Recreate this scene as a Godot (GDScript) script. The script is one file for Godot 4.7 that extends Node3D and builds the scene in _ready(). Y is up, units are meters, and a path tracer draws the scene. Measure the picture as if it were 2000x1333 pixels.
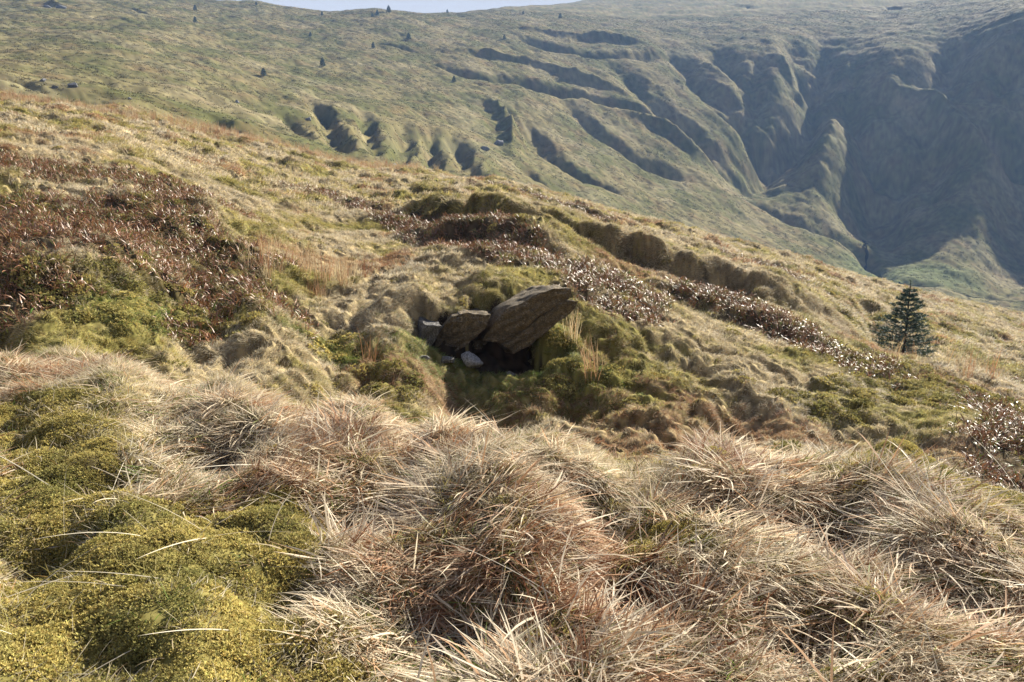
extends Node3D

const EYE := 1.6
const TILT := 12.0
const SURVEY := [ # spot heights: x, depth, height
	-0.9,1,0.050, -0.45,1,0.050, 0,1,0.000, 0.45,1,0.000, 0.9,1,0.000, -1.35,1.5,0.050, -0.68,1.5,0.050, 0,1.5,0.000, 0.68,1.5,0.000, 1.35,1.5,0.000, -1.43,1.98,0.203, -0.89,2.05,0.154, -0.33,2.25,0.013, 0.33,2.3,-0.023, 1,2.3,-0.023, 1.63,2.25,0.013, -1.87,2.65,0.115, -1.1,2.6,0.143, -0.4,2.85,0.002, 0.41,2.9,-0.026, 1.23,2.92,-0.037, 2.08,2.95,-0.054, -2.31,3.35,0.101, -1.41,3.4,0.079, -0.49,3.55,0.012, 0.51,3.7,-0.055, 1.55,3.75,-0.078, 2.65,3.85,-0.123, -2.75,4.05,0.083, -1.69,4.15,0.045, -0.58,4.3,-0.011, 0.62,4.55,-0.105, 1.89,4.65,-0.142, -3.35,5,0.080, -2.43,5.2,0.092, -1.34,5,0.010, -4.36,6.6,0.057, -5.01,7.59,-0.630, -3.22,6.5,0.063, -3.7,7.47,-0.617, -2.26,6.2,-0.015, -2.6,7.13,-0.684, -1.16,5.8,-0.058, -1.34,6.67,-0.707, -1.74,8.7,-1.409, -0.43,5.3,-0.093, -0.49,6.09,-0.712, -0.64,7.95,-1.416, 0.34,5.1,-0.129, 0.4,5.86,-0.741, 0.52,7.65,-1.453, 1.4,5.2,-0.200, 1.62,5.98,-0.829, 2.11,7.8,-1.568, 2.64,5.2,-0.244, 3.03,5.98,-0.880, 3.96,7.8,-1.634, 3.08,4.5,-0.249, 3.54,5.17,-0.836, 4.62,6.75,-1.578, -5.6,6.8,0.093, -6.44,7.82,-0.602, 3.45,4,-0.249, 3.97,4.6,-0.802, 5.18,6,-1.533, -5.63,8.6,-0.075, -7.07,11,0.466, -8.88,14,1.044, -11.91,19,1.903, -19.91,32,3.274, -35.83,58,6.471, -4.34,8.8,-0.279, -5.1,10.5,0.109, -7.16,15,0.816, -10.37,22,1.681, -16.84,36,3.049, -26.98,58,5.400, -2.98,9,-0.608, -3.28,10,-0.348, -4.82,15,0.053, -7.61,24,0.647, -11.94,38,1.740, -18.11,58,3.513, -1.57,9.4,-1.074, -1.68,10.2,-0.799, -1.95,12,-0.419, -2.89,18,-0.256, -4.14,26,0.077, -6.01,38,0.565, -9.06,60,1.636, -0.33,9.8,-1.806, -0.34,10.15,-1.414, -0.35,10.7,-1.025, -0.81,12.5,-0.470, 0,13.4,-0.329, 0,18,-0.256, 0,30,-0.157, 0,60,0.152, 0.97,9.6,-1.655, 1,10,-1.300, 1.08,10.9,-0.963, 1.32,13.5,-0.672, 2.2,17,-0.703, 3.85,30,-1.110, 7.64,60,-1.877, 2.48,9.2,-1.552, 2.67,10,-1.300, 3.12,11.8,-1.255, 3.8,14.5,-1.322, 5.46,21,-1.657, 8.77,34,-2.345, 15.38,60,-3.627, 4.04,9.2,-1.617, 4.48,10.3,-1.459, 5.39,12.5,-1.595, 6.85,16,-2.000, 10.55,27,-2.943, 14,36,-3.512, 23.23,60,-5.672, 5.07,8.8,-1.634, 6.16,10.8,-1.758, 9.86,17.5,-2.837, 15.7,28,-4.795, 20.05,36,-5.413, 25.52,46,-6.505, 33.17,60,-7.982, 5.6,8.2,-1.709, 6.62,9.8,-1.792, 10.03,15,-2.855, 17.93,27,-5.486, 25.03,38,-6.823, 31.51,48,-8.232, 39.23,60,-9.529, 12.41,22,-4.539, 13.37,20,-4.940, 11.25,23,-4.163, -15.23,19,2.019, -45.53,58,8.419, 11.24,13,-2.900, 50.66,60,-12.104, -8.29,10,0.180, 23.11,27,-6.419, -62.8,80,8.605, -48.19,78,5.811, -37.22,80,3.641, -26.23,84,0.590, -13.59,90,-2.846, 0,95,-6.393, 12.73,100,-10.942, 26.88,105,-15.479, 42.51,110,-19.607, 63.4,115,-23.306, 74.96,115,-26.028, 96.69,115,-30.392, 20.38,160,-15.772, 46.1,180,-22.508, 73.43,190,-29.331, 104.75,190,-34.799, 123.84,190,-38.346, 159.32,190,-43.014, -101.54,130,19.910, -246.81,320,64.966, -70.76,115,13.433, -100.81,165,23.883, -145.53,240,42.307, -198.84,330,66.947, -289.23,480,106.250, -385.64,500,115.610, -51.11,110,9.463, -64.73,140,14.767, -96.11,210,31.178, -136.26,300,54.197, -180.77,400,80.808, -234.56,520,108.966, -39.03,125,5.874, -52.67,170,13.550, -73.69,240,28.411, -100.43,330,51.891, -127.01,420,77.628, -153.73,510,101.438, -180.86,600,111.856, -301.43,1000,167.361, -23.56,150,2.335, -35.67,230,16.392, -47.59,310,36.230, -60.79,400,64.860, -75.49,500,95.517, -90.59,600,107.101, -150.98,1000,159.435, 0,175,-2.950, 0,255,7.218, 0,320,27.905, 0,370,45.100, 0,420,60.755, 0,480,83.014, 0,560,103.607, 0,700,134.671, 0,1000,181.702, 36.6,230,-11.147, 45.69,290,-0.907, 53.65,345,19.647, 62.94,410,47.401, 71.61,470,70.515, 90.84,600,106.794, 113.05,750,147.997, 150.36,1000,208.073, 83.34,260,-21.883, 95.53,300,-15.972, 110.28,350,-1.426, 121.3,390,22.001, 132.03,430,49.636, 149.12,490,76.274, 181.45,600,110.211, 225.68,750,154.344, 300.15,1000,216.494, 130.78,270,-32.347, 149.06,310,-26.399, 164.14,345,-12.106, 174.68,372,9.796, 185.41,400,34.481, 197.29,430,57.172, 227.67,500,83.544, 280.54,620,120.868, 337.67,750,162.771, 449.66,1000,222.091, 162.71,250,-39.147, 190.14,295,-32.626, 209.33,330,-11.510, 223.93,360,20.432, 235.83,385,49.113, 251.32,415,74.359, 289.23,480,96.650, 389.71,650,144.919, 598.81,1000,227.673, 209.06,250,-43.775, 259.83,320,-11.113, 296.8,380,55.121, 368.37,480,107.436]
const FAR_RELIEF := [ # half width, height, x and depth along a spur (+) or a gully (-)
	[17.76, -17, [189.8,515.1, 168.9,459.7, 152.7,422.9, 149.4,407.1, 135.7,389.0, 118.7,371.7, 102.3,349.8, 90.1,324.3]],
	[19.02, -20, [186.4,456.2, 170.8,419.7, 166.0,392.0, 165.6,374.5, 163.5,363.3, 153.6,347.2, 144.5,329.2, 126.7,305.2]],
	[11.62, -10, [139.3,473.9, 127.0,432.6, 120.6,410.2, 109.7,395.0, 116.5,383.2, 112.0,368.9]],
	[23.78, -15, [254.5,422.9, 230.0,389.0, 214.8,371.7, 208.4,347.2, 207.9,336.8]],
	[15.23, -9, [192.4,392.0, 185.3,357.9, 173.7,326.7]],
	[13.34, -10, [237.4,442.6, 221.4,419.7, 212.1,395.0]],
	[11.27, -8, [116.0,481.1, 116.4,435.9, 118.6,410.2]],
	[12.25, -11, [86.3,488.5, 94.3,426.1, 101.5,395.0, 110.2,380.3, 114.0,371.7]],
	[11.04, -11, [49.9,429.4, 62.0,386.1, 74.6,363.3, 85.3,344.6, 90.9,334.3]],
	[7.8, -8, [19.7,355.2, 32.3,324.3, 48.6,309.8, 66.9,307.5]],
	[5.39, -7, [3.8,302.9, 11.9,272.3, 22.6,256.3, 35.7,256.3]],
	[3.22, -4, [0.8,241.2, 8.4,221.9, 15.3,220.2]],
	[8.45, -6, [163.4,492.2, 156.5,456.2, 154.0,429.4]],
	[7.74, 5, [41.0,357.9, 56.2,355.2, 68.1,352.5, 76.5,339.4, 87.8,339.4]],
	[10.96, 10, [190.9,410.2, 202.3,404.1, 201.9,380.3, 199.6,355.2, 201.6,339.4, 202.5,334.3]],
	[16.77, 7, [170.5,429.4, 160.2,404.1, 146.1,377.4, 133.1,352.5, 128.5,326.7]],
	[8.58, 4, [150.9,495.9, 147.3,456.2, 148.9,442.6, 150.3,426.1, 147.8,410.2]],
	[7.78, 4, [104.8,463.2, 112.4,435.9, 121.2,416.5]],
	[6.24, -7, [89.5,321.8, 99.9,314.6, 108.2,302.9, 118.2,298.3, 125.2,296.0, 129.3,291.6, 125.7,270.3, 126.1,256.3]],
	[2.13, -2, [126.1,256.3, 130.9,252.4, 141.5,250.5, 154.4,252.4, 159.6,244.9]],
	[4.58, 5, [-39.4,380.3, -14.4,392.0, 12.1,395.0, 33.2,386.1, 58.7,380.3]],
	[7.58, -11, [-36.1,357.9, -19.2,347.2, -6.4,349.8, 8.8,357.9, 29.1,363.3, 45.0,363.3, 60.9,363.3, 73.0,355.2]],
	[5.65, 5, [-2.9,477.5, 37.8,477.5, 81.5,477.5]],
	[8.27, -9, [0.0,456.2, 21.4,439.2, 42.9,439.2, 65.4,446.0, 88.3,466.7]],
	[2.92, -4, [-64.3,377.4, -52.9,377.4, -42.0,371.7]],
	[2.39, -5, [-51.0,183.6, -44.3,168.9, -38.4,155.3]],
	[3.82, -8, [-55.8,223.6, -48.6,212.0, -40.5,185.0, -31.2,151.8]],
	[3.55, -7, [-40.5,227.0, -33.8,193.6, -25.3,158.9]],
	[4.1, -8, [-30.0,235.8, -25.2,187.8, -22.6,155.3]],
	[4.21, -8, [-23.9,243.0, -19.3,195.0, -16.3,156.5]],
	[4.14, -7, [-17.4,243.0, -12.3,207.2, -7.8,176.7]],
	[6.26, 6, [-10.8,317.0, -2.8,298.3, 0.9,274.4, 0.0,239.4]],
	[3.26, -5, [-4.8,312.2, 3.6,287.2, 6.6,264.2]],
	[1.06, -3, [-52.1,107.1, -47.8,105.5, -45.3,108.7]],
	[1.46, -4, [-49.3,134.5, -44.4,128.5, -39.1,122.8]],
	[1.48, -3.5, [-73.2,119.1, -70.0,117.3, -64.1,111.3]],
	[0.98, -1.8, [-76.1,153.0, -64.4,136.5, -55.9,125.6]],
	[1.01, -1.6, [-89.2,160.1, -74.1,141.8, -62.1,127.5]],
	[1.38, -2.5, [-68.9,183.6, -61.7,175.4, -56.6,172.7]],
	[0.84, -2.5, [-69.0,195.0, -66.9,201.1]],
	[2.18, -4, [-160.5,349.8, -152.5,341.9, -144.0,334.3]],
	[1.94, -4, [-136.7,398.0, -128.4,389.0, -124.0,386.1]],
	[1.66, -3, [-123.9,392.0, -118.6,389.0]],
	[1.98, -3, [-80.8,401.0, -71.6,398.0]],
	[2.82, 3, [-181.1,319.4, -174.7,321.8, -163.1,312.2]],
	[3.72, -4, [171.5,676.9, 184.7,637.0]],
	[4.24, -5, [270.3,613.3, 267.3,586.0]],]
const NEAR_RELIEF := [ # 1 for a bank with its drop towards the valley mouth, half width, height, x and depth
	[1, 1.1, 0.8, [-2.87,26.52, -1.51,23.67, -0.28,21.61, 1.37,21.28, 2.62,20.33, 4.01,20.64, 5.41,20.8, 5.82,20.33]],
	[1, 0.8, 0.5, [-1.48,19.28, -0.69,18.01, 0.11,17.47]],
	[0, 0.9, -0.5, [15.74,35.11, 13.73,29.94, 12.22,25.73]],
	[1, 0.7, 0.25, [3.56,16.57, 4.23,15.36, 4.93,15.01]],
	[0, 0.7, -0.25, [8.39,27.54, 8.9,24.39, 9.79,23.31]],
	[0, 0.5, -0.28, [2.67,8.96, 2.95,9.52, 2.72,10.19, 2.74,11.17]],
	[0, 0.45, -0.3, [1.35,11.34, 0.9,10.43, 0.64,9.45]],
	[1, 0.6, 0.3, [-6.1,13.6, -5.55,13.5, -5.65,15.47]],
	[1, 0.6, 0.25, [-5.65,9.24, -5.23,9.45, -4.83,10.04]],
	[1, 0.9, 0.3, [-3.95,34.58, -2.1,33.04, -0.79,30.86]],]
const WOOD_PATCHES := [
	[1.5, [-10.98,17.47, -9.76,17.6, -8.6,18.15, -7.54,18.01]],
	[1.1, [-8.46,13.3, -7.24,12.9, -6.65,14.9, -4.86,13]],
	[1.1, [-6.26,9.67, -5.98,10.92, -5.21,11.51, -3.95,10.83]],
	[0.5, [-5.65,8.63, -5.57,9.1]],
	[0.35, [-4.54,11.69, -3.81,10.19, -3.84,9.38]],
	[1, [-7.82,30.86, -5.45,28.61, -2.7,23.49, -0.92,18.01, 0,15.59, 0.87,15.01]],
	[0.85, [0.89,15.24, 1.58,15.24, 2.26,15.13, 1.56,13.3]],
	[1.1, [-1.63,43.09, 1.6,42.12, 3.86,37.88]],
	[0.6, [3.73,16.82, 4.49,15.95, 5.09,14.9, 5.63,14.23, 5.73,12.51]],
	[0.6, [5.63,14.23, 5.82,12.9]],
	[0.5, [7.19,11.17, 6.82,10.12, 3.11,4.33]],
	[0.8, [-14.76,25.15, -14.52,26.12]],
	[0.8, [10.98,38.75, 11.77,36.47, 11.88,31.57]],
	[0.5, [15.01,25.73, 16.83,25.53]],]
const MOSS_PATCHES := [
	[0.28, [-2.18,3.37, -1.78,3.22, -1.49,3.22, -1.11,3.07]],
	[0.42, [-1.76,2.66, -1.42,2.7, -1.12,2.76]],
	[0.42, [-1.43,2.15, -1.11,2.2, -0.91,2.3]],
	[0.35, [-3.16,4.92, -2.46,4.13, -2.44,3.8]],
	[0.2, [-1.21,3.52, -1.01,3.42]],
	[0.8, [-4.86,9.31, -4.31,9.82, -3.77,9.89]],
	[0.35, [-2.4,10.67, -2.17,10.19]],
	[0.3, [-1.52,9.52, -1.36,9.24]],
	[0.6, [4.03,10.04, 5.81,11.6, 6.36,11.17]],
	[0.7, [2.74,4.49, 2.97,4.39]],
	[0.9, [5.64,13.1, 6.67,12.51, 7.32,11.51]],
	[0.3, [0.74,11.17, 0.83,10.43]],
	[0.25, [1.57,10.75, 1.49,10.12]],
	[0.9, [-2.27,23.67, -0.64,19.88, 0.48,18.71]],
	[0.01, [0.94,14.56, 0,12.51]],
	[2.2, [16.33,32.79, 20.45,34.58, 21.5,32.55]],
	[0.6, [-8.97,14.45, -8.25,13.81]],
	[0.5, [-6.75,15.83, -6.5,14.13]],
	[1.2, [13.58,32.06, 12.74,28.61, 11.68,25.34]],
	[0.15, [0.65,3.5, 0.71,3.39]],
	[0.2, [0.84,4.96, 0.99,4.88]],]
const GREEN_PATCHES := [
	[0.4, [0.67,11.25, 0.9,10.43, 1,9.97]],
	[0.35, [-1.55,9.74, -1.07,9.38]],
	[0.4, [-2.45,10.27, -1.85,9.97]],
	[0.7, [-0.97,10.43, 0,10.67]],
	[0.5, [-0.67,9.97, 0,10.35]],
	[0.5, [-4.5,9.17, -4.13,9.67]],]
const LONG_PATCHES := [
	[0.45, [-2.03,3.89, -1.7,4.16, -1.12,3.72, -0.75,3.63]],
	[0.5, [-1.91,4.92, -1.3,4.85, -0.72,4.43, -0.26,3.74]],
	[0.4, [-0.48,3.5, 0,3.27, 0.4,3.86]],
	[0.42, [-0.3,2.89, 0.1,2.89, 0.53,3.05]],
	[0.4, [-0.51,2.38, -0.17,2.43, 0.34,2.39]],
	[0.45, [0.85,3.52, 1.32,3.86, 1.85,3.86]],
	[0.5, [0.77,2.7, 1.33,3.17, 1.99,3.17]],
	[0.25, [1.22,4.49, 2.06,5.07, 2.47,4.56]],
	[0.4, [0.87,2.43, 1.42,2.49, 1.93,2.72]],
	[0.2, [-3.67,5.9, -3.5,6.23]],]
const RUSH_PATCHES := [
	[0.18, [-1.96,10.59, -1.74,9.89]],
	[0.2, [1.11,12.14, 1.08,10.92, 1.17,10.35]],
	[0.8, [-3.76,12.9, -3.22,13.81]],
	[0.5, [7.87,15.24, 8.02,14.56, 7.82,13.19]],
	[3, [-28.3,45.79, -20.08,46.14, -13.46,53.7, -8.13,51.7]],]
const HUMMOCKS := [ # x, depth, radius, height
	0.39,3.8,0.22,-0.3, 1.6,3.58,0.28,-0.28, -0.77,3.63,0.25,-0.22, 1.8,3.03,0.3,-0.2, -0.87,2.87,0.18,-0.2, -0.22,2.64,0.3,-0.18, 0.43,2.92,0.2,-0.2, 1.07,2.7,0.25,-0.15, 1.01,3.69,0.2,-0.2, -2.02,3.8,0.2,-0.18, -1.99,3.05,0.2,-0.18, -1.68,4.36,0.3,-0.12, -1.74,5,0.4,0.1, -0.05,3.86,0.4,0.05, -1.64,3.17,0.35,0.08, 0.11,3.05,0.3,0.1, 1.03,2.92,0.3,0.1, 1.85,4.23,0.4,0.12, -1.02,4.33,0.35,0.12, -0.44,2.54,0.3,0.1, -2.65,5.39,0.5,0.15, 1.77,3.42,0.35,0.1, 0.28,2.64,0.3,0.1, 2.63,4.67,0.4,0.1, -1.45,4.7,0.3,0.08, 0.79,3.44,0.3,0.08, -0.29,4.29,0.2,0.04]

const U_EDGE := 0.70
const NU_FINE := 660
const NU_SIDE := 22
const Z_BREAKS := [1.15, 1.8, 7.5, 12.5, 75.0, 115.0, 240.0, 620.0, 1050.0]
const Z_ROWS := [12, 250, 110, 300, 24, 70, 250, 40]
const KU := 4.0
const TU := 66
const TS := 110
const S0 := 0.0
const S1 := 7.1

var survey_x := PackedFloat64Array()
var survey_s := PackedFloat64Array()
var weight := PackedFloat64Array()
var table := PackedFloat32Array()
var rng := RandomNumberGenerator.new()
var us := PackedFloat32Array()
var zs := PackedFloat32Array()
var row_first := PackedInt32Array()
var hgt := PackedFloat32Array()
var vis := PackedFloat32Array()
# 2.5 m grid over the far valley, 0.2 m grid over the near moor
const FX := 560
const FZ := 400
const FR := 2.5
var far_grid := PackedFloat32Array()
var crag_grid := PackedFloat32Array()
const NX := 700
const NZ := 400
const NR := 0.2
var near_grid := PackedFloat32Array()
var masks := {}
var n_big := noise(11, 0.012, 4)
var n_mid := noise(12, 0.06, 3)
var n_patch := noise(13, 0.35, 3)
var n_fine := noise(14, 1.6, 2)
var n_grain := noise(15, 7.0, 1)
var n_rough := noise(21, 0.16, 4)
var cells := cell_noise(16, 1.0)
var cells2 := cell_noise(17, 1.0)

func noise(s: int, freq: float, oct: int) -> FastNoiseLite:
	var n := FastNoiseLite.new()
	n.seed = s
	n.noise_type = FastNoiseLite.TYPE_SIMPLEX_SMOOTH
	n.frequency = freq
	n.fractal_type = FastNoiseLite.FRACTAL_FBM if oct > 1 else FastNoiseLite.FRACTAL_NONE
	n.fractal_octaves = oct
	return n

func cell_noise(s: int, freq: float) -> FastNoiseLite:
	var n := FastNoiseLite.new()
	n.seed = s
	n.noise_type = FastNoiseLite.TYPE_CELLULAR
	n.frequency = freq
	n.cellular_return_type = FastNoiseLite.RETURN_DISTANCE
	n.cellular_jitter = 1.0
	n.fractal_type = FastNoiseLite.FRACTAL_NONE
	return n

func dome(n: FastNoiseLite, x: float, z: float) -> float:
	var d := n.get_noise_2d(x, z) + 1.0
	return clampf(1.0 - d * d * 1.7, -0.5, 1.0)

# ---------------------------------------------------------------- base surface
func fit_survey() -> void:
	var n := SURVEY.size() / 3
	var val := PackedFloat64Array()
	for i in n:
		var d: float = SURVEY[i * 3 + 1]
		survey_x.append(SURVEY[i * 3] / d * KU)
		survey_s.append(log(d))
		val.append((SURVEY[i * 3 + 2] - EYE) / d)
	var m := n + 3
	var rows: Array[PackedFloat64Array] = []
	for i in n:
		var r := PackedFloat64Array()
		r.resize(m + 1)
		for j in n:
			var dx := survey_x[i] - survey_x[j]
			var ds := survey_s[i] - survey_s[j]
			var q := dx * dx + ds * ds
			r[j] = 0.5 * q * log(q) if q > 1e-12 else 0.0
		r[i] += 1e-4
		r[n] = 1.0
		r[n + 1] = survey_x[i]
		r[n + 2] = survey_s[i]
		r[m] = val[i]
		rows.append(r)
	for k in 3:
		var r := PackedFloat64Array()
		r.resize(m + 1)
		for j in n:
			r[j] = [1.0, survey_x[j], survey_s[j]][k]
		rows.append(r)
	for c in m:
		var best := c
		for r in range(c + 1, m):
			if absf(rows[r][c]) > absf(rows[best][c]):
				best = r
		var swap := rows[c]
		rows[c] = rows[best]
		rows[best] = swap
		var top := rows[c]
		for r in range(c + 1, m):
			var row := rows[r]
			var k := row[c] / top[c]
			if k != 0.0:
				for j in range(c, m + 1):
					row[j] -= k * top[j]
				rows[r] = row
	weight.resize(m)
	for c in range(m - 1, -1, -1):
		var v := rows[c][m]
		for j in range(c + 1, m):
			v -= rows[c][j] * weight[j]
		weight[c] = v / rows[c][c]
	table.resize(TU * TS)
	for i in TU:
		var x := lerpf(-1.15, 1.15, i / float(TU - 1)) * KU
		for j in TS:
			var s := lerpf(S0, S1, j / float(TS - 1))
			var v := weight[n] + weight[n + 1] * x + weight[n + 2] * s
			for k in n:
				var dx := x - survey_x[k]
				var ds := s - survey_s[k]
				var q := dx * dx + ds * ds
				if q > 1e-12:
					v += weight[k] * 0.5 * q * log(q)
			table[i * TS + j] = v

func cubic(a: float, b: float, c: float, d: float, t: float) -> float:
	return b + 0.5 * t * (c - a + t * (2.0 * a - 5.0 * b + 4.0 * c - d + t * (3.0 * (b - c) + d - a)))

func base_height(x: float, z: float) -> float:
	var fu := clampf((x / z + 1.15) / 2.3 * (TU - 1), 1.0, TU - 2.001)
	var fs := clampf((log(z) - S0) / (S1 - S0) * (TS - 1), 1.0, TS - 2.001)
	var i := int(fu)
	var j := int(fs)
	var a := fu - i
	var b := fs - j
	var o := (i - 1) * TS + j - 1
	var p0 := cubic(table[o], table[o + 1], table[o + 2], table[o + 3], b)
	o += TS
	var p1 := cubic(table[o], table[o + 1], table[o + 2], table[o + 3], b)
	o += TS
	var p2 := cubic(table[o], table[o + 1], table[o + 2], table[o + 3], b)
	o += TS
	var p3 := cubic(table[o], table[o + 1], table[o + 2], table[o + 3], b)
	return EYE + z * cubic(p0, p1, p2, p3, a)

# ---------------------------------------------------------------- relief stamps
func to_line(p: Vector2, line: PackedVector2Array) -> Vector4: # distance, signed side, how far past an end, share of the way along
	var best := 1e9
	var side := 1.0
	var past := 0.0
	var along := 0.0
	for k in line.size() - 1:
		var a := line[k]
		var d := line[k + 1] - a
		var t := clampf((p - a).dot(d) / maxf(d.length_squared(), 1e-6), 0.0, 1.0)
		var off := p - a - d * t
		var q := off.length_squared()
		if q < best:
			best = q
			side = signf(d.cross(off))
			past = 0.0
			along = (k + t) / (line.size() - 1)
			if (k == 0 and t <= 0.0) or (k == line.size() - 2 and t >= 1.0):
				past = absf(off.dot(d.normalized()))
	return Vector4(sqrt(best), side, past, along)

func as_line(flat: Array) -> PackedVector2Array:
	var l := PackedVector2Array()
	for k in flat.size() / 2:
		l.append(Vector2(flat[k * 2], flat[k * 2 + 1]))
	return l

func stamp(grid: PackedFloat32Array, nx: int, nz: int, res: float, x0: float, z0: float, line: PackedVector2Array, reach: float, f: Callable) -> void:
	var lo := line[0]
	var hi := line[0]
	for p in line:
		lo = lo.min(p)
		hi = hi.max(p)
	var i0 := clampi(int((lo.x - reach - x0) / res), 0, nx - 1)
	var i1 := clampi(int((hi.x + reach - x0) / res) + 1, 0, nx - 1)
	var j0 := clampi(int((lo.y - reach - z0) / res), 0, nz - 1)
	var j1 := clampi(int((hi.y + reach - z0) / res) + 1, 0, nz - 1)
	for j in range(j0, j1 + 1):
		for i in range(i0, i1 + 1):
			var q := to_line(Vector2(x0 + i * res, z0 + j * res), line)
			if q.x < reach:
				grid[j * nx + i] = f.call(grid[j * nx + i], q, x0 + i * res, z0 + j * res)

func read_grid(grid: PackedFloat32Array, nx: int, nz: int, res: float, x0: float, z0: float, x: float, z: float) -> float:
	var fi := (x - x0) / res
	var fj := (z - z0) / res
	if fi < 0.0 or fj < 0.0 or fi >= nx - 1 or fj >= nz - 1:
		return 0.0
	var i := int(fi)
	var j := int(fj)
	var a := fi - i
	var b := fj - j
	var o := j * nx + i
	return lerpf(lerpf(grid[o], grid[o + 1], a), lerpf(grid[o + nx], grid[o + nx + 1], a), b)

func mask(kind: String, x: float, z: float) -> float:
	return read_grid(masks[kind], NX, NZ, NR, -70.0, 0.0, x, z)

func stamp_relief() -> void:
	far_grid.resize(FX * FZ)
	near_grid.resize(NX * NZ)
	for r in FAR_RELIEF:
		var w: float = r[0]
		var amp: float = r[1]
		stamp(far_grid, FX, FZ, FR, -700.0, 80.0, as_line(r[2]), w * 1.9, func(old, q, x, z):
			var e: float = q.x / w * (1.0 + 0.5 * n_mid.get_noise_2d(x * 0.4, z * 0.4)) + 0.2 * n_rough.get_noise_2d(x * 0.35, z * 0.35)
			var k := clampf(1.0 - e, 0.0, 1.0)
			var fade: float = smoothstep(-0.05, 0.4, q.w) * (1.0 - 0.9 * smoothstep(0.72, 1.0, q.w)) if amp > 0.0 else smoothstep(-0.05, 0.25, q.w) * (1.0 - 0.8 * smoothstep(0.8, 1.0, q.w))
			return old + fade * amp * (0.9 + 0.5 * n_mid.get_noise_2d(x * 0.5 + 33.0, z * 0.5)) * (k * k * (1.6 - 0.6 * k) if amp > 0.0 else 0.85 * pow(k, 1.35)))
	for r in NEAR_RELIEF:
		var bank: bool = r[0] == 1
		var w: float = r[1]
		var amp: float = r[2]
		stamp(near_grid, NX, NZ, NR, -70.0, 0.0, as_line(r[3]), w * (6.0 if bank else 1.5), func(old, q, x, z):
			var j: float = 0.4 * n_fine.get_noise_2d(x * 0.5, z * 0.5) + 0.22 * n_patch.get_noise_2d(x, z)
			var ends: float = 1.0 - smoothstep(0.0, 2.5 * w, q.z)
			if bank:
				var e: float = sqrt(maxf(q.x * q.x - q.z * q.z, 0.0)) * q.y / w + j
				var k: float = smoothstep(-0.35, 0.15, e) * (1.0 - smoothstep(0.3, 5.5, e)) if e > -1.0 else 0.0
				return old + ends * (amp * k - amp * 0.25 * exp(-pow((e + 0.7) / 0.5, 2.0)))
			var k := clampf(1.0 - q.x / w * (1.0 + j), 0.0, 1.0)
			return old + amp * k * k * (3.0 - 2.0 * k))
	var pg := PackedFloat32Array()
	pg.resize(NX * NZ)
	masks["peat"] = pg  # bare peat on the bank drops, with their shade darkened in
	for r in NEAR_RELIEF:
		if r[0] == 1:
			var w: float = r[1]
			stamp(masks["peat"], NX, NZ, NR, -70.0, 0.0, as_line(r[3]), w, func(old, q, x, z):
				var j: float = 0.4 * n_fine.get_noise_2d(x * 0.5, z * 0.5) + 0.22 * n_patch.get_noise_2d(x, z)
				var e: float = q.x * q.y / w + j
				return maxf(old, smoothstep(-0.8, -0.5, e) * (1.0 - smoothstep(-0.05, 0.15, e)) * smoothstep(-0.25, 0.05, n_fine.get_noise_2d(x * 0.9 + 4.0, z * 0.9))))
	for pair in [["wood", WOOD_PATCHES], ["moss", MOSS_PATCHES], ["green", GREEN_PATCHES], ["long", LONG_PATCHES], ["rush", RUSH_PATCHES]]:
		var g := PackedFloat32Array()
		g.resize(NX * NZ)
		masks[pair[0]] = g
		for r in pair[1]:
			var w: float = r[0]
			stamp(masks[pair[0]], NX, NZ, NR, -70.0, 0.0, as_line(r[1]), w * 1.7, func(old, q, x, z):
				var e: float = q.x / w + 0.55 * n_patch.get_noise_2d(x * 2.0 + 50.0, z * 2.0)
				return maxf(old, 1.0 - smoothstep(0.75, 1.15, e)))

func hollow(x: float, z: float) -> float:
	# the scrape beneath the outcrop and the turf bank above it
	var across := smoothstep(-2.1, -1.4, x) * (1.0 - smoothstep(0.45, 0.95, x))
	var edge := 11.22 + 0.12 * n_fine.get_noise_2d(x, 3.0) + 0.45 * smoothstep(-0.75, -0.55, x) * (1.0 - smoothstep(0.25, 0.4, x))
	var soft := lerpf(0.6, 0.18, smoothstep(-1.35, -1.0, x))
	var down := smoothstep(9.0, 10.2, z) * (1.0 - smoothstep(edge, edge + soft, z))
	var up := smoothstep(edge, edge + soft, z) * (1.0 - smoothstep(edge + 0.6, edge + 2.2, z))
	var cave := smoothstep(10.75, 10.95, z) * (1.0 - smoothstep(edge, edge + soft, z)) * smoothstep(-1.5, -1.2, x)
	return across * (-0.1 * down - 0.32 * cave + 0.3 * up)

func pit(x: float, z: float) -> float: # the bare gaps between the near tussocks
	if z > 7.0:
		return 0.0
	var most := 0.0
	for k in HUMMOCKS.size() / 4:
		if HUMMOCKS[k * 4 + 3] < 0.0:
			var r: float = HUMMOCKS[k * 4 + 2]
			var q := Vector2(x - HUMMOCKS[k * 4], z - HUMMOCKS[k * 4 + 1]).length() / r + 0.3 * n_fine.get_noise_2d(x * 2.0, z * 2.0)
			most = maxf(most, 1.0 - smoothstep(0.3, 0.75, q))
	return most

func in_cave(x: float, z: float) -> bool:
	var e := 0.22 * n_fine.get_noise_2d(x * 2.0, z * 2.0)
	return z > 10.85 + e and z < 11.36 + 0.5 * e + (0.4 if x > -0.65 and x < 0.32 else 0.0) and x > -1.3 + e and x < 0.38 + e

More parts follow.
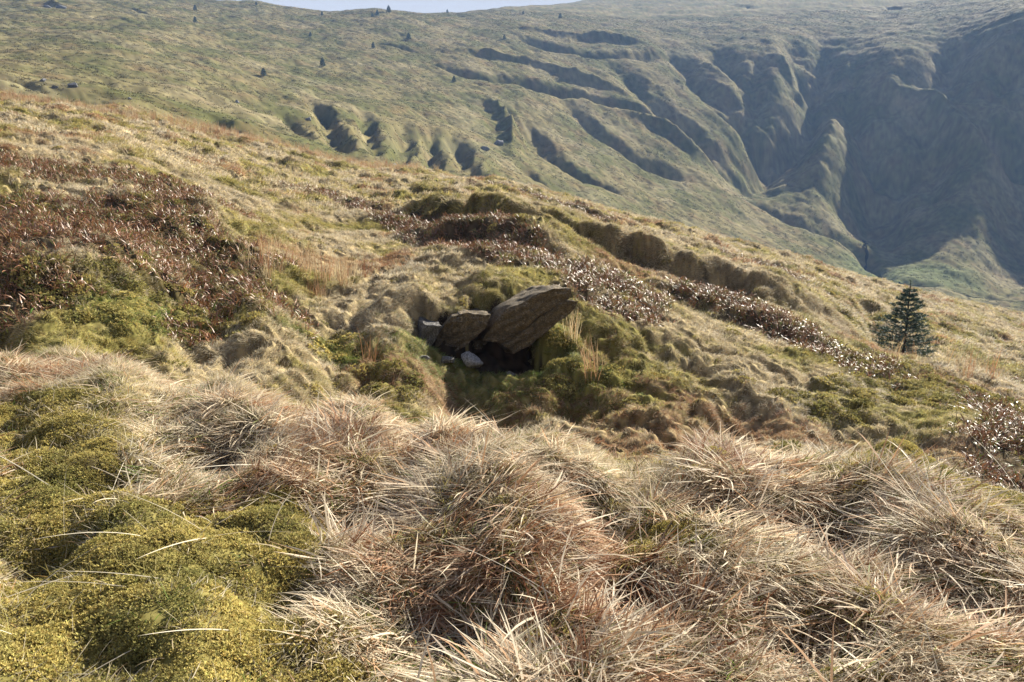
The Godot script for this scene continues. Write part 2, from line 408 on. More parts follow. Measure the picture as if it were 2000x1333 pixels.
func height(x: float, z: float) -> float:
	var h := base_height(x, z)
	if z < 82.0:
		h -= 0.08 * (1.0 - smoothstep(7.0, 9.0, z))
		h += read_grid(near_grid, NX, NZ, NR, -70.0, 0.0, x, z)
		var b := smoothstep(6.0, 8.0, z)
		if b < 1.0:
			for k in HUMMOCKS.size() / 4:
				var dx: float = x - HUMMOCKS[k * 4]
				var dz: float = z - HUMMOCKS[k * 4 + 1]
				var r: float = HUMMOCKS[k * 4 + 2]
				var q := (dx * dx + dz * dz) / (r * r)
				if q < 4.0:
					h += HUMMOCKS[k * 4 + 3] * exp(-q * 1.3) * (0.35 if HUMMOCKS[k * 4 + 3] > 0.0 else 1.1)
			h += (1.0 - b) * (0.05 * dome(cells, x * 3.3 + 0.5 * n_fine.get_noise_2d(x, z), z * 3.3) + 0.03 * n_fine.get_noise_2d(x, z) + 0.012 * n_grain.get_noise_2d(x, z))
		if b > 0.0:
			var far := smoothstep(9.0, 40.0, z)
			var rough := 0.55 + 0.9 * clampf(n_patch.get_noise_2d(x * 0.5 + 9.0, z * 0.5) + 0.35, 0.0, 1.0)
			var wx := x + 0.35 * n_fine.get_noise_2d(x * 0.7, z * 0.7)
			var wz := z + 0.35 * n_fine.get_noise_2d(z * 0.7, x * 0.7)
			h += b * rough * (lerpf(0.09, 0.3, far) * dome(cells, (wx * 0.9 + wz * 0.25) * 1.25, (wz * 0.7 - wx * 0.2) * 1.25) + 0.12 * dome(cells2, wx * 3.0, wz * 2.6) + 0.03 * n_fine.get_noise_2d(x * 2.0, z * 2.0))
			if z < 30.0:
				h += b * 0.065 * (1.0 - smoothstep(20.0, 30.0, z)) * dome(cells, wx * 6.3, wz * 5.6)
			h += b * 0.25 * n_patch.get_noise_2d(x * 0.6, z * 0.6)
			if z > 8.8 and z < 14.0:
				h += hollow(x, z)
	if z > 78.0:
		var c := smoothstep(78.0, 110.0, z)
		h += c * read_grid(far_grid, FX, FZ, FR, -700.0, 80.0, x, z)
		# hummocky ground with shallow runnels down the slope
		h += c * (1.3 * n_mid.get_noise_2d(x * 0.5, z * 0.5) + 0.3 * n_rough.get_noise_2d(x * 0.8 + 40.0, z * 0.6))
		h += c * (0.4 * dome(cells, x * 0.16 + z * 0.03, z * 0.13) + 0.25 * dome(cells2, x * 0.42, z * 0.33))
	return h

# ---------------------------------------------------------------- ground colour (linear base colours)
const STRAW := Color(0.34, 0.27, 0.15)
const PALE := Color(0.45, 0.38, 0.25)
const OLIVE := Color(0.19, 0.17, 0.055)
const MOSSY := Color(0.17, 0.15, 0.045)
const RUST := Color(0.20, 0.115, 0.06)
const PEAT_AND_SHADE := Color(0.045, 0.032, 0.022)  # dark soil; doubles as painted shade in gaps, bank faces and cave
const FARGREEN := Color(0.135, 0.135, 0.05)
const HEATH := Color(0.12, 0.10, 0.05)
const CRAG := Color(0.11, 0.10, 0.095)

func ground_color(x: float, z: float, h: float) -> Color:
	var c: Color
	if z < 80.0:
		var n := n_patch.get_noise_2d(x * 0.8, z * 0.8)
		var f := n_fine.get_noise_2d(x * 1.3, z * 1.3)
		c = STRAW.lerp(OLIVE, smoothstep(-0.1, 0.45, n + 0.4 * f))
		c = c.lerp(RUST, 0.3 * smoothstep(0.2, 0.55, n_patch.get_noise_2d(x * 0.6 + 30.0, z * 0.6)))
		c = c.lerp(MOSSY, 0.9 * mask("moss", x, z))
		c = c.lerp(PEAT_AND_SHADE, 0.75 * maxf(mask("wood", x, z), mask("long", x, z)))
		c = c.lerp(OLIVE, 0.7 * mask("green", x, z))
		c = c.lerp(PEAT_AND_SHADE, 0.8 * maxf(pit(x, z), mask("peat", x, z)))  # paints shade into the tussock gaps, and peat with shade on banks
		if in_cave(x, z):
			c = PEAT_AND_SHADE  # black shade under the slabs, painted onto the cave floor
		var k := 0.75 + 0.5 * n_grain.get_noise_2d(x, z)
		c = Color(c.r * k, c.g * k, c.b * k)
	else:
		var n := n_mid.get_noise_2d(x * 0.6, z * 0.45)
		var f := n_rough.get_noise_2d(x * 1.4, z)
		c = Color(0.235, 0.20, 0.095).lerp(FARGREEN, smoothstep(-0.45, 0.45, n + 0.5 * f))
		c = c.lerp(RUST, 0.35 * smoothstep(0.08, 0.5, n_rough.get_noise_2d(x * 0.5 + 70.0, z * 0.35)))
		c = c.lerp(PALE, 0.22 * smoothstep(0.1, 0.4, n_mid.get_noise_2d(x * 0.5 - 70.0, z * 0.5)))
		c = c.lerp(HEATH, 0.55 * smoothstep(0.12, 0.4, n_rough.get_noise_2d(x * 0.8 - 20.0, z * 0.7 + 90.0)))
		var wet := 1.0 - smoothstep(0.4, 1.0, Vector2((x - 132.0) / 30.0, (z - 268.0) / 22.0).length() + 0.5 * n)
		c = c.lerp(Color(0.11, 0.16, 0.06), 0.6 * wet)
		var k := 0.62 + 0.34 * n_patch.get_noise_2d(x, z)
		c = Color(c.r * k, c.g * k, c.b * k)
	return c

# ---------------------------------------------------------------- ground mesh
func lay_rows() -> void:
	for k in NU_SIDE:
		us.append(lerpf(-1.1, -U_EDGE, k / float(NU_SIDE)))
	for k in NU_FINE + 1:
		us.append(lerpf(-U_EDGE, U_EDGE, k / float(NU_FINE)))
	for k in NU_SIDE:
		us.append(lerpf(U_EDGE, 1.1, (k + 1) / float(NU_SIDE)))
	for b in Z_ROWS.size():
		row_first.append(zs.size())
		var r := log(Z_BREAKS[b + 1] / Z_BREAKS[b])
		for k in Z_ROWS[b]:
			zs.append(Z_BREAKS[b] * exp(r * k / Z_ROWS[b]))
	row_first.append(zs.size())
	zs.append(Z_BREAKS[-1])

func row_of(z: float) -> float:
	if z <= Z_BREAKS[0]:
		return 0.0
	for b in Z_ROWS.size():
		if z < Z_BREAKS[b + 1]:
			return row_first[b] + Z_ROWS[b] * log(z / Z_BREAKS[b]) / log(Z_BREAKS[b + 1] / Z_BREAKS[b])
	return zs.size() - 1.001

func col_of(u: float) -> float:
	if u < -U_EDGE:
		return clampf((u + 1.1) / (1.1 - U_EDGE), 0.0, 1.0) * NU_SIDE
	if u > U_EDGE:
		return NU_SIDE + NU_FINE + clampf((u - U_EDGE) / (1.1 - U_EDGE), 0.0, 0.999) * NU_SIDE
	return NU_SIDE + (u + U_EDGE) / (2.0 * U_EDGE) * NU_FINE

func ground(x: float, z: float) -> float: # height of the mesh as built
	var fi := minf(col_of(x / z), us.size() - 1.001)
	var fj := minf(row_of(z), zs.size() - 1.001)
	var i := int(fi)
	var j := int(fj)
	var o := j * us.size() + i
	var nu := us.size()
	return lerpf(lerpf(hgt[o], hgt[o + 1], fi - i), lerpf(hgt[o + nu], hgt[o + nu + 1], fi - i), fj - j)

func seen_by(x: float, z: float) -> float: # how far below the brow in front of it a spot lies, as a slope
	var i := int(minf(col_of(x / z), us.size() - 1.001))
	var j := int(minf(row_of(z), zs.size() - 1.001))
	return vis[j * us.size() + i]

func slope_at(x: float, z: float, d: float) -> Vector2:
	return Vector2(ground(x + d, z) - ground(x - d, z), ground(x, z + d) - ground(x, z - d)) / (2.0 * d)

func build_ground() -> void:
	var nu := us.size()
	var nz := zs.size()
	hgt.resize(nu * nz)
	vis.resize(nu * nz)
	var top := PackedFloat32Array()
	top.resize(nu)
	top.fill(-10.0)
	for j in nz:
		var z := zs[j]
		for i in nu:
			var h := height(us[i] * z, z)
			hgt[j * nu + i] = h
			var t := (h - EYE) / z
			if t > top[i]:
				top[i] = t
			vis[j * nu + i] = top[i] - t
	print("heights ", Time.get_ticks_msec())
	var soil := StandardMaterial3D.new()
	soil.vertex_color_use_as_albedo = true
	soil.roughness = 1.0
	soil.metallic_specular = 0.1
	# the near moor, its brow and the far hillside are one sheet cut into three along its rows
	var names := ["ground", "moor_slope", "hillside"]
	var cuts := [0, row_first[2], row_first[4], nz - 1]
	for b in 3:
		var r0: int = cuts[b]
		var r1: int = cuts[b + 1]
		var v := PackedVector3Array()
		var nn := PackedVector3Array()
		var cc := PackedColorArray()
		var idx := PackedInt32Array()
		for j in range(r0, r1 + 1):
			var z := zs[j]
			var ja := maxi(j - 1, 0)
			var jb := mini(j + 1, nz - 1)
			for i in nu:
				var x := us[i] * z
				var h := hgt[j * nu + i]
				v.append(Vector3(x, h, -z))
				var ia := maxi(i - 1, 0)
				var ib := mini(i + 1, nu - 1)
				var dx := Vector3((us[ib] - us[ia]) * z, hgt[j * nu + ib] - hgt[j * nu + ia], 0)
				var dz := Vector3(us[i] * (zs[jb] - zs[ja]), hgt[jb * nu + i] - hgt[ja * nu + i], -(zs[jb] - zs[ja]))
				nn.append(dx.cross(dz).normalized())
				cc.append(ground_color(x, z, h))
		for j in r1 - r0:
			for i in nu - 1:
				var a := j * nu + i
				idx.append_array([a, a + nu, a + 1, a + 1, a + nu, a + nu + 1])
		var arr := []
		arr.resize(Mesh.ARRAY_MAX)
		arr[Mesh.ARRAY_VERTEX] = v
		arr[Mesh.ARRAY_NORMAL] = nn
		arr[Mesh.ARRAY_COLOR] = cc
		arr[Mesh.ARRAY_INDEX] = idx
		var am := ArrayMesh.new()
		am.add_surface_from_arrays(Mesh.PRIMITIVE_TRIANGLES, arr)
		am.surface_set_material(0, soil)
		var o := MeshInstance3D.new()
		o.name = names[b]
		o.mesh = am
		o.set_meta("kind", "structure")
		o.set_meta("label", ["rough near ground under the matted grass", "grassy mid slope with peat banks falling to the right", "hazy valley side with gullies and spurs under the skyline"][b])
		add_child(o, true)
	print("ground ", Time.get_ticks_msec())

# ---------------------------------------------------------------- plants
class Soup:
	var v := PackedVector3Array()
	var n := PackedVector3Array()
	var c := PackedColorArray()
	var i := PackedInt32Array()
	func mesh(m: Material) -> ArrayMesh:
		var arr := []
		arr.resize(Mesh.ARRAY_MAX)
		arr[Mesh.ARRAY_VERTEX] = v
		arr[Mesh.ARRAY_NORMAL] = n
		arr[Mesh.ARRAY_COLOR] = c
		arr[Mesh.ARRAY_INDEX] = i
		var am := ArrayMesh.new()
		am.add_surface_from_arrays(Mesh.PRIMITIVE_TRIANGLES, arr)
		am.surface_set_material(0, m)
		return am

func blade(s: Soup, root: Vector3, az: float, length: float, width: float, lean: float, droop: float, col: Color, segs: int, broad := 0.0) -> void:
	var dir := Vector3(cos(az), 0, sin(az))
	var turn := rng.randf_range(-0.9, 0.9)
	var bend := rng.randf_range(-0.5, 0.5)
	var p := root
	var first := s.v.size()
	for k in segs + 1:
		var t := k / float(segs)
		var th := lean + droop * t
		var d := dir.rotated(Vector3.UP, bend * t)
		var tang := d * sin(th) + Vector3.UP * cos(th)
		var flat := Vector3(-d.z, 0, d.x)
		var side := flat.rotated(tang, turn * (1.0 - 0.5 * t))
		var nor := side.cross(tang).normalized()
		var w := width * 0.5 * (lerpf(1.0, sin(PI * clampf(t * 0.92 + 0.08, 0, 1)), broad)) * (1.0 - pow(t, 3.0) * 0.9)
		if k < segs:
			s.v.append(p - side * w)
			s.v.append(p + side * w)
			s.n.append(nor)
			s.n.append(nor)
			s.c.append(col)
			s.c.append(col)
		else:
			s.v.append(p)
			s.n.append(nor)
			s.c.append(col)
		p += tang * (length / segs)
	for k in segs - 1:
		var a := first + k * 2
		s.i.append_array([a, a + 2, a + 1, a + 1, a + 2, a + 3])
	var e := first + (segs - 1) * 2
	s.i.append_array([e, e + 2, e + 1])

func leafy(rough: float, spec: float, back: float) -> StandardMaterial3D:
	var m := StandardMaterial3D.new()
	m.vertex_color_use_as_albedo = true
	m.roughness = rough
	m.metallic_specular = spec
	if back > 0.0:
		m.backlight_enabled = true
		m.backlight = Color(back, back, back).linear_to_srgb()
	m.cull_mode = BaseMaterial3D.CULL_DISABLED
	return m

func vary(lo: float, hi: float, hue: float) -> Color:
	var k := rng.randf_range(lo, hi)
	return Color(k * (1.0 + rng.randf_range(-hue, hue)), k, k * (1.0 + rng.randf_range(-hue, hue)))

func grass_tuft(count: int, spread: float, len0: float, len1: float, width: float, lean0: float, lean1: float, droop0: float, droop1: float, fan: float, segs: int, m: Material) -> ArrayMesh:
	var s := Soup.new()
	for k in count:
		var a := rng.randf() * TAU
		var r := spread * sqrt(rng.randf())
		var az := rng.randfn(0.0, fan)
		var c := vary(0.7, 1.25, 0.08)
		if rng.randf() < 0.12:
			c = Color(0.75, 0.55, 0.42) # a stained, older blade
		blade(s, Vector3(cos(a) * r, -0.02, sin(a) * r), az, rng.randf_range(len0, len1), width * rng.randf_range(0.6, 1.3), rng.randf_range(lean0, lean1), rng.randf_range(droop0, droop1), c, segs)
	return s.mesh(m)

func moss_clump(tips: int, radius: float, size: float, m: Material) -> ArrayMesh:
	var s := Soup.new()
	for k in tips:
		var a := rng.randf() * TAU
		var r := radius * sqrt(rng.randf())
		var p := Vector3(cos(a) * r, radius * 0.35 * (1.0 - r * r / (radius * radius)) + rng.randf_range(-0.1, 0.3) * size, sin(a) * r)
		var c := vary(0.6, 1.3, 0.12)
		for q in 5:
			var az := rng.randf() * TAU
			blade(s, p, az, size * rng.randf_range(0.7, 1.5), size * 0.5, rng.randf_range(0.2, 1.2), rng.randf_range(0.0, 0.8), c, 2, 0.6)
	return s.mesh(m)

func leaf_clump(count: int, spread: float, len0: float, len1: float, width: float, m: Material) -> ArrayMesh:
	var s := Soup.new()
	for k in count:
		var a := rng.randf() * TAU
		var r := spread * sqrt(rng.randf())
		var q := rng.randf()
		var c := Color(1.0, 1.0, 1.0) * rng.randf_range(0.6, 1.4)
		if q < 0.11:
			c = Color(2.0, 2.9, 3.4) * rng.randf_range(0.5, 1.1) # bleached
		elif q < 0.26:
			c = Color(0.45, 1.6, 0.5) # still green
		blade(s, Vector3(cos(a) * r, rng.randf_range(-0.03, 0.08), sin(a) * r), rng.randf() * TAU, rng.randf_range(len0, len1), width * rng.randf_range(0.7, 1.3), rng.randf_range(0.2, 1.2), rng.randf_range(0.2, 1.4), c, 3, 0.8)
	return s.mesh(m)

var shapes := {}
var spots := {}
var tints := {}

func kind(name_: String, meshes: Array) -> void:
	shapes[name_] = meshes
	spots[name_] = []
	tints[name_] = []
	for k in meshes.size():
		spots[name_].append([])
		tints[name_].append(PackedColorArray())

func put(name_: String, x: float, z: float, yaw: float, size: float, c: Color, upright: float, sink := 0.0) -> void:
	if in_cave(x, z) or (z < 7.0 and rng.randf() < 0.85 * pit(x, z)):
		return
	var h := ground(x, z)
	var g := slope_at(x, z, 0.06 + z * 0.004)
	var up := Vector3(-g.x, 1.0, g.y).normalized().lerp(Vector3.UP, upright).normalized()
	var ahead := Vector3(cos(yaw), 0, sin(yaw))
	ahead = (ahead - up * ahead.dot(up)).normalized()
	var b := Basis(ahead, up, ahead.cross(up)) .scaled(Vector3.ONE * size)
	var k := rng.randi() % int(shapes[name_].size())
	spots[name_][k].append(Transform3D(b, Vector3(x, h - sink, -z)))
	tints[name_][k].append(c)

func flush(name_: String, top: Node3D) -> int:
	var total := 0
	for k in shapes[name_].size():
		var list: Array = spots[name_][k]
		if list.is_empty():
			continue
		var mm := MultiMesh.new()
		mm.transform_format = MultiMesh.TRANSFORM_3D
		mm.use_colors = true
		mm.mesh = shapes[name_][k]
		mm.instance_count = list.size()
		for i in list.size():
			mm.set_instance_transform(i, list[i])
			mm.set_instance_color(i, tints[name_][k][i])
		var o := MultiMeshInstance3D.new()
		o.name = name_
		o.multimesh = mm
		o.set_meta("kind", "stuff")
		top.add_child(o, true)
		total += list.size()
	return total

func stuff(name_: String, label: String, category: String, kinds: Array) -> void:
	var t := Node3D.new()
	t.name = name_
	t.set_meta("kind", "stuff")
	t.set_meta("label", label)
	t.set_meta("category", category)
	add_child(t, true)
	var n := 0
	for k in kinds:
		n += flush(k, t)
	print(name_, " ", n, " ", Time.get_ticks_msec())

func tone(a: Color, b: Color, t: float, k: float) -> Color:
	var c := a.lerp(b, t)
	return Color(c.r * k, c.g * k, c.b * k)

func pick(z0: float, z1: float) -> Vector2: # a spot chosen evenly over the ground between two depths
	var z := sqrt(lerpf(z0 * z0, z1 * z1, rng.randf()))
	return Vector2(rng.randf_range(-0.74, 0.74) * z, z)

const D_STRAW := Color(0.48, 0.40, 0.245)
const D_PALE := Color(0.60, 0.53, 0.40)
const D_PINK := Color(0.48, 0.36, 0.245)
const D_RUST := Color(0.29, 0.14, 0.07)
const D_MOSS := Color(0.46, 0.38, 0.13)
const D_OLIVE := Color(0.22, 0.205, 0.07)
const D_GREEN := Color(0.13, 0.20, 0.035)
const D_WOOD := Color(0.19, 0.092, 0.045)

func lean_dir(x: float, z: float, d: float) -> float:
	var g := slope_at(x, z, d)
	var w := Vector2(-g.x, -g.y) * 0.7 + Vector2(0.4, -0.2)
	w += Vector2(n_patch.get_noise_2d(x * 3.0, z * 3.0), n_patch.get_noise_2d(z * 3.0, x * 3.0 + 20.0)) * 1.5
	return atan2(-w.y, w.x)

func plant_moor() -> void:
	var dry := leafy(0.65, 0.3, 0.8)
	var soft := leafy(0.9, 0.2, 0.6)
	var shiny := leafy(0.46, 0.42, 0.35)
	var longs := []
	for k in 6:
		longs.append(grass_tuft(24, 0.09, 0.09, 0.27, 0.0052, 0.85, 1.55, 0.05, 0.7, 0.75, 5, dry))
	kind("long_tuft", longs)
	var fines := []
	for k in 5:
		fines.append(grass_tuft(40, 0.07, 0.035, 0.11, 0.0024, 0.3, 1.3, 0.3, 1.2, 1.2, 4, dry))
	kind("fine_tuft", fines)
	var mids := []
	for k in 5:
		mids.append(grass_tuft(44, 0.10, 0.04, 0.14, 0.0052, 0.3, 1.3, 0.3, 1.3, 1.0, 3, dry))
	kind("mid_tuft", mids)
	var bigs := []
	for k in 5:
		bigs.append(grass_tuft(40, 0.24, 0.08, 0.28, 0.018, 0.3, 1.3, 0.3, 1.3, 1.1, 3, dry))
	kind("broad_tuft", bigs)
	var m1 := []
	for k in 4:
		m1.append(moss_clump(64, 0.06, 0.0085, soft))
	kind("moss_sprigs", m1)
	var m2 := []
	for k in 4:
		m2.append(moss_clump(46, 0.2, 0.04, soft))
	kind("moss_cushion", m2)
	var w1 := []
	for k in 4:
		w1.append(leaf_clump(26, 0.13, 0.06, 0.15, 0.014, shiny))
	kind("leaf_clump", w1)
	var rs := []
	for k in 3:
		rs.append(grass_tuft(26, 0.12, 0.3, 0.75, 0.006, 0.0, 0.35, 0.1, 0.7, 3.0, 4, dry))
	kind("rush_clump", rs)
	var st := []
	for k in 4:
		st.append(grass_tuft(1, 0.01, 0.3, 0.6, 0.0034, 1.0, 1.35, 0.2, 0.6, 0.3, 8, dry))
	kind("straw", st)

	# near ground
	for q in 16000:
		var p := pick(1.65, 7.4)
		if seen_by(p.x, p.y) > 0.06:
			continue
		var moss := mask("moss", p.x, p.y)
		var lng := mask("long", p.x, p.y)
		if rng.randf() < moss * 0.85 or rng.randf() < lng * 0.6:
			continue
		var n := n_patch.get_noise_2d(p.x * 1.5, p.y * 1.5)
		var c := tone(D_STRAW, D_PALE, rng.randf(), rng.randf_range(0.75, 1.15))
		if n > 0.12 and rng.randf() < 0.5:
			c = tone(D_MOSS, D_OLIVE, rng.randf() * 0.6, 1.0)
		elif rng.randf() < 0.05:
			c = D_GREEN
		put("fine_tuft", p.x, p.y, lean_dir(p.x, p.y, 0.1) + rng.randfn(0, 0.6), rng.randf_range(0.7, 1.4), c, 0.3, 0.005)
	for q in 19000:
		var p := pick(1.65, 6.9)
		var lng := mask("long", p.x, p.y)
		var n := n_patch.get_noise_2d(p.x * 1.2 + 11.0, p.y * 1.2)
		if rng.randf() > lng * 0.75 + 0.10 + 0.25 * smoothstep(0.0, 0.4, n) or mask("moss", p.x, p.y) > 0.4:
			continue
		var v := n_patch.get_noise_2d(p.x * 2.0 + 5.0, p.y * 2.0) + rng.randf_range(-0.35, 0.35)
		var c := tone(D_PINK, D_PALE, clampf(0.5 + v, 0, 1), rng.randf_range(0.8, 1.15))
		if v < -0.22:
			c = tone(D_RUST, D_PINK, rng.randf() * 0.6, 1.0)
		elif rng.randf() < 0.08:
			c = tone(D_GREEN, D_OLIVE, rng.randf(), 1.0)
		var big := 1.0
		if rng.randf() < 0.13:
			big = 1.5
			c = tone(D_PALE, D_PINK, rng.randf() * 0.6, 1.15)
		put("long_tuft", p.x, p.y, lean_dir(p.x, p.y, 0.15) + rng.randfn(0, 0.7), rng.randf_range(0.6, 1.15) * big, c, 0.25, 0.01)
	for q in 20000:
		var p := pick(1.65, 6.9)
		if rng.randf() > mask("moss", p.x, p.y) + 0.05:
			continue
		var v := clampf(0.22 + 1.1 * n_fine.get_noise_2d(p.x * 1.2, p.y * 1.2) + rng.randf_range(-0.2, 0.2), 0, 1)
		put("moss_sprigs", p.x, p.y, rng.randf() * TAU, rng.randf_range(0.7, 1.35), tone(D_MOSS, D_OLIVE, v, rng.randf_range(0.8, 1.2)), 0.2, 0.012)
	for q in 130:
		var p := pick(1.7, 4.6)
		put("straw", p.x, p.y, rng.randf() * TAU, rng.randf_range(0.6, 1.2), tone(D_PALE, Color(0.7, 0.64, 0.52), rng.randf(), 1.0), 0.0, -0.03)
	# the bank beyond the dip, the brow, then the far moor
	for tier in [[6.9, 13.0, 19000, "mid_tuft", 0.75], [13.0, 26.0, 34000, "mid_tuft", 1.15], [24.0, 78.0, 56000, "broad_tuft", 0.9]]:
		for q in int(tier[2]):
			var p := pick(tier[0], tier[1])
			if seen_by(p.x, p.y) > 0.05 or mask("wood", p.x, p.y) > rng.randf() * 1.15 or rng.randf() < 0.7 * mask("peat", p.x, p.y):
				continue
			var moss := mask("moss", p.x, p.y)
			if rng.randf() < moss * 0.35:
				continue
			var n := n_patch.get_noise_2d(p.x * 0.8, p.y * 0.8)
			var f := n_fine.get_noise_2d(p.x * 1.3, p.y * 1.3)
			var c := tone(D_STRAW, D_PALE, clampf(0.3 - n + rng.randf_range(-0.3, 0.3), 0, 1), rng.randf_range(0.7, 1.1))
			if n + 0.4 * f + rng.randf_range(-0.25, 0.25) > 0.14:
				c = tone(D_MOSS, D_OLIVE, rng.randf(), 1.0)
			if mask("green", p.x, p.y) > rng.randf():
				c = tone(D_GREEN, D_OLIVE, rng.randf() * 0.6, 1.0)
			if n_patch.get_noise_2d(p.x * 0.6 + 30.0, p.y * 0.6) + rng.randf_range(-0.15, 0.15) > 0.36:
				c = tone(D_RUST, D_STRAW, rng.randf() * 0.6, 1.0)
			put(tier[3], p.x, p.y, lean_dir(p.x, p.y, 0.25) + rng.randfn(0, 0.4), rng.randf_range(0.65, 1.25) * tier[4], c, 0.15, 0.01)
			var steep := slope_at(p.x, p.y, 0.1).length()
			for e in mini(int((steep - 0.35) * 4.0), 7): # steep faces carry as much grass per square metre as flat ones
				var r: float = 0.02 * p.y if p.y < 13.0 else 0.3
				var x2 := p.x + rng.randfn(0, r)
				var z2 := maxf(p.y + rng.randfn(0, r), 6.9)
				put(tier[3], x2, z2, lean_dir(x2, z2, 0.25) + rng.randfn(0, 0.5), rng.randf_range(0.65, 1.25) * tier[4], tone(c, D_STRAW, rng.randf() * 0.5, rng.randf_range(0.8, 1.1)), 0.1, 0.01)
	for q in 60000:
		var p := pick(6.9, 60.0)
		if seen_by(p.x, p.y) > 0.04 or rng.randf() > mask("moss", p.x, p.y) * 0.6 * clampf(24.0 / p.y, 0.2, 1.0) + 0.02:
			continue
		var v := clampf(0.4 + 1.1 * n_fine.get_noise_2d(p.x, p.y) + rng.randf_range(-0.3, 0.3), 0, 1)
		put("moss_cushion", p.x, p.y, rng.randf() * TAU, rng.randf_range(0.4, 0.9), tone(D_MOSS, D_OLIVE, v, rng.randf_range(0.8, 1.2)), 0.2, 0.03)
	for q in 12000:
		var p := pick(7.0, 20.0)
		if rng.randf() < moss_here(p) * 0.8:
			put("moss_cushion", p.x, p.y, rng.randf() * TAU, rng.randf_range(0.3, 0.8), tone(D_MOSS, D_OLIVE, rng.randf(), rng.randf_range(0.8, 1.2)), 0.2, 0.03)
	for tier in [[7.0, 24.0, 26000, 1.0], [22.0, 60.0, 40000, 1.2]]:
		for q in int(tier[2]):
			var p := pick(tier[0], tier[1])
			if seen_by(p.x, p.y) > 0.04 or rng.randf() * 1.1 > mask("wood", p.x, p.y) * (0.8 + 0.8 * n_fine.get_noise_2d(p.x * 0.7, p.y * 0.7)):
				continue
			put("leaf_clump", p.x, p.y, rng.randf() * TAU, rng.randf_range(0.7, 1.3) * tier[3], tone(D_WOOD, D_RUST if rng.randf() < 0.75 else D_OLIVE, rng.randf() * 0.8, rng.randf_range(0.7, 1.3)), 0.4, 0.0)
	for q in 22000:
		var p := pick(7.0, 60.0)
		if seen_by(p.x, p.y) > 0.04 or rng.randf() > mask("rush", p.x, p.y) * 0.7:
			continue
		put("rush_clump", p.x, p.y, rng.randf() * TAU, rng.randf_range(0.6, 1.1), tone(D_RUST, D_STRAW, rng.randf(), 1.0), 0.7, 0.02)
	stuff("dry_moor_grass", "straw coloured matted moor grass covering the whole near slope", "grass", ["long_tuft", "fine_tuft", "mid_tuft", "broad_tuft", "straw"])
	stuff("moss", "yellow green moss cushions between the grass tussocks", "moss", ["moss_sprigs", "moss_cushion"])
	stuff("woodrush_leaves", "glossy red brown leaf litter and woodrush in patches on the bank", "ground cover", ["leaf_clump"])
	stuff("rushes", "thin brown rushes standing along the brow of the moor", "rushes", ["rush_clump"])

func moss_here(p: Vector2) -> float:
	return mask("moss", p.x, p.y) + 0.05

func plant_hillside() -> void:
	var dry := leafy(0.8, 0.2, 0.3)
	var far := []
	for k in 5:
		far.append(grass_tuft(22, 0.5, 0.2, 0.55, 0.10, 0.5, 1.35, 0.3, 1.2, 1.6, 2, dry))
	kind("tussock", far)
	for q in 190000:
		var p := pick(88.0, 600.0)
		if absf(p.x / p.y) > 0.7 or seen_by(p.x, p.y) > 0.02:
			continue
		if rng.randf() > 0.6 + 0.7 * n_mid.get_noise_2d(p.x * 0.9, p.y * 0.6):
			continue
		var g := ground_color(p.x, p.y, ground(p.x, p.y))
		var k := rng.randf_range(0.9, 1.5)
		put("tussock", p.x, p.y, rng.randf() * TAU, rng.randf_range(0.5, 1.15), Color(g.r * k, g.g * k, g.b * k), 0.2, 0.05)
	stuff("hillside_grass", "rough tussock grass mottling the far valley side", "grass", ["tussock"])

# ---------------------------------------------------------------- single things
func thing(called: String, label: String, category: String, at: Vector3, group := "") -> Node3D:
	var o := Node3D.new()
	o.name = called
	o.position = at
	o.set_meta("label", label)
	o.set_meta("category", category)
	if group:
		o.set_meta("group", group)
	add_child(o, true)
	return o

func part(called: String, mesh: Mesh, parent: Node3D) -> MeshInstance3D:
	var o := MeshInstance3D.new()
	o.name = called
	o.mesh = mesh
	parent.add_child(o, true)
	return o

func rock_material(base: Color, spot: Color, share: float, size: float, s: int) -> StandardMaterial3D:
	var m := StandardMaterial3D.new()
	var im := Image.create(512, 512, false, Image.FORMAT_RGBA8)
	var a := noise(s, 0.02, 4)
	var b := noise(s + 1, 0.055, 3)
	var c := noise(s + 2, 0.11, 2)
	for y in 512:
		for x in 512:
			# wrapped on a torus-like blend so that the tile closes
			var u := absf(x - 256.0)
			var v := absf(y - 256.0)
			var k := 0.8 + 0.7 * a.get_noise_2d(u, v) + 0.35 * c.get_noise_2d(u * 1.5, v * 0.5)
			var col := Color(base.r * k, base.g * k, base.b * k)
			var l := smoothstep(share, share + 0.1, b.get_noise_2d(u, v))
			col = col.lerp(Color(spot.r * k, spot.g * k, spot.b * k), l * 0.8)
			col = col.lerp(Color(0.03, 0.028, 0.025), smoothstep(0.2, 0.38, absf(c.get_noise_2d(v * 0.35, u * 1.6))))
			im.set_pixel(x, y, col.clamp().linear_to_srgb())
	var t := ImageTexture.create_from_image(im)
	m.albedo_texture = t
	m.uv1_triplanar = true
	m.uv1_scale = Vector3.ONE / size
	m.roughness = 0.9
	m.metallic_specular = 0.3
	m.heightmap_enabled = true
	m.heightmap_texture = t
	m.heightmap_scale = 1.6
	return m

func split(tris: PackedVector3Array, times: int) -> PackedVector3Array:
	for k in times:
		var out := PackedVector3Array()
		for t in tris.size() / 3:
			var a := tris[t * 3]
			var b := tris[t * 3 + 1]
			var c := tris[t * 3 + 2]
			var ab := (a + b) * 0.5
			var bc := (b + c) * 0.5
			var ca := (c + a) * 0.5
			out.append_array([a, ab, ca, ab, b, bc, ca, bc, c, ab, bc, ca])
		tris = out
	return tris

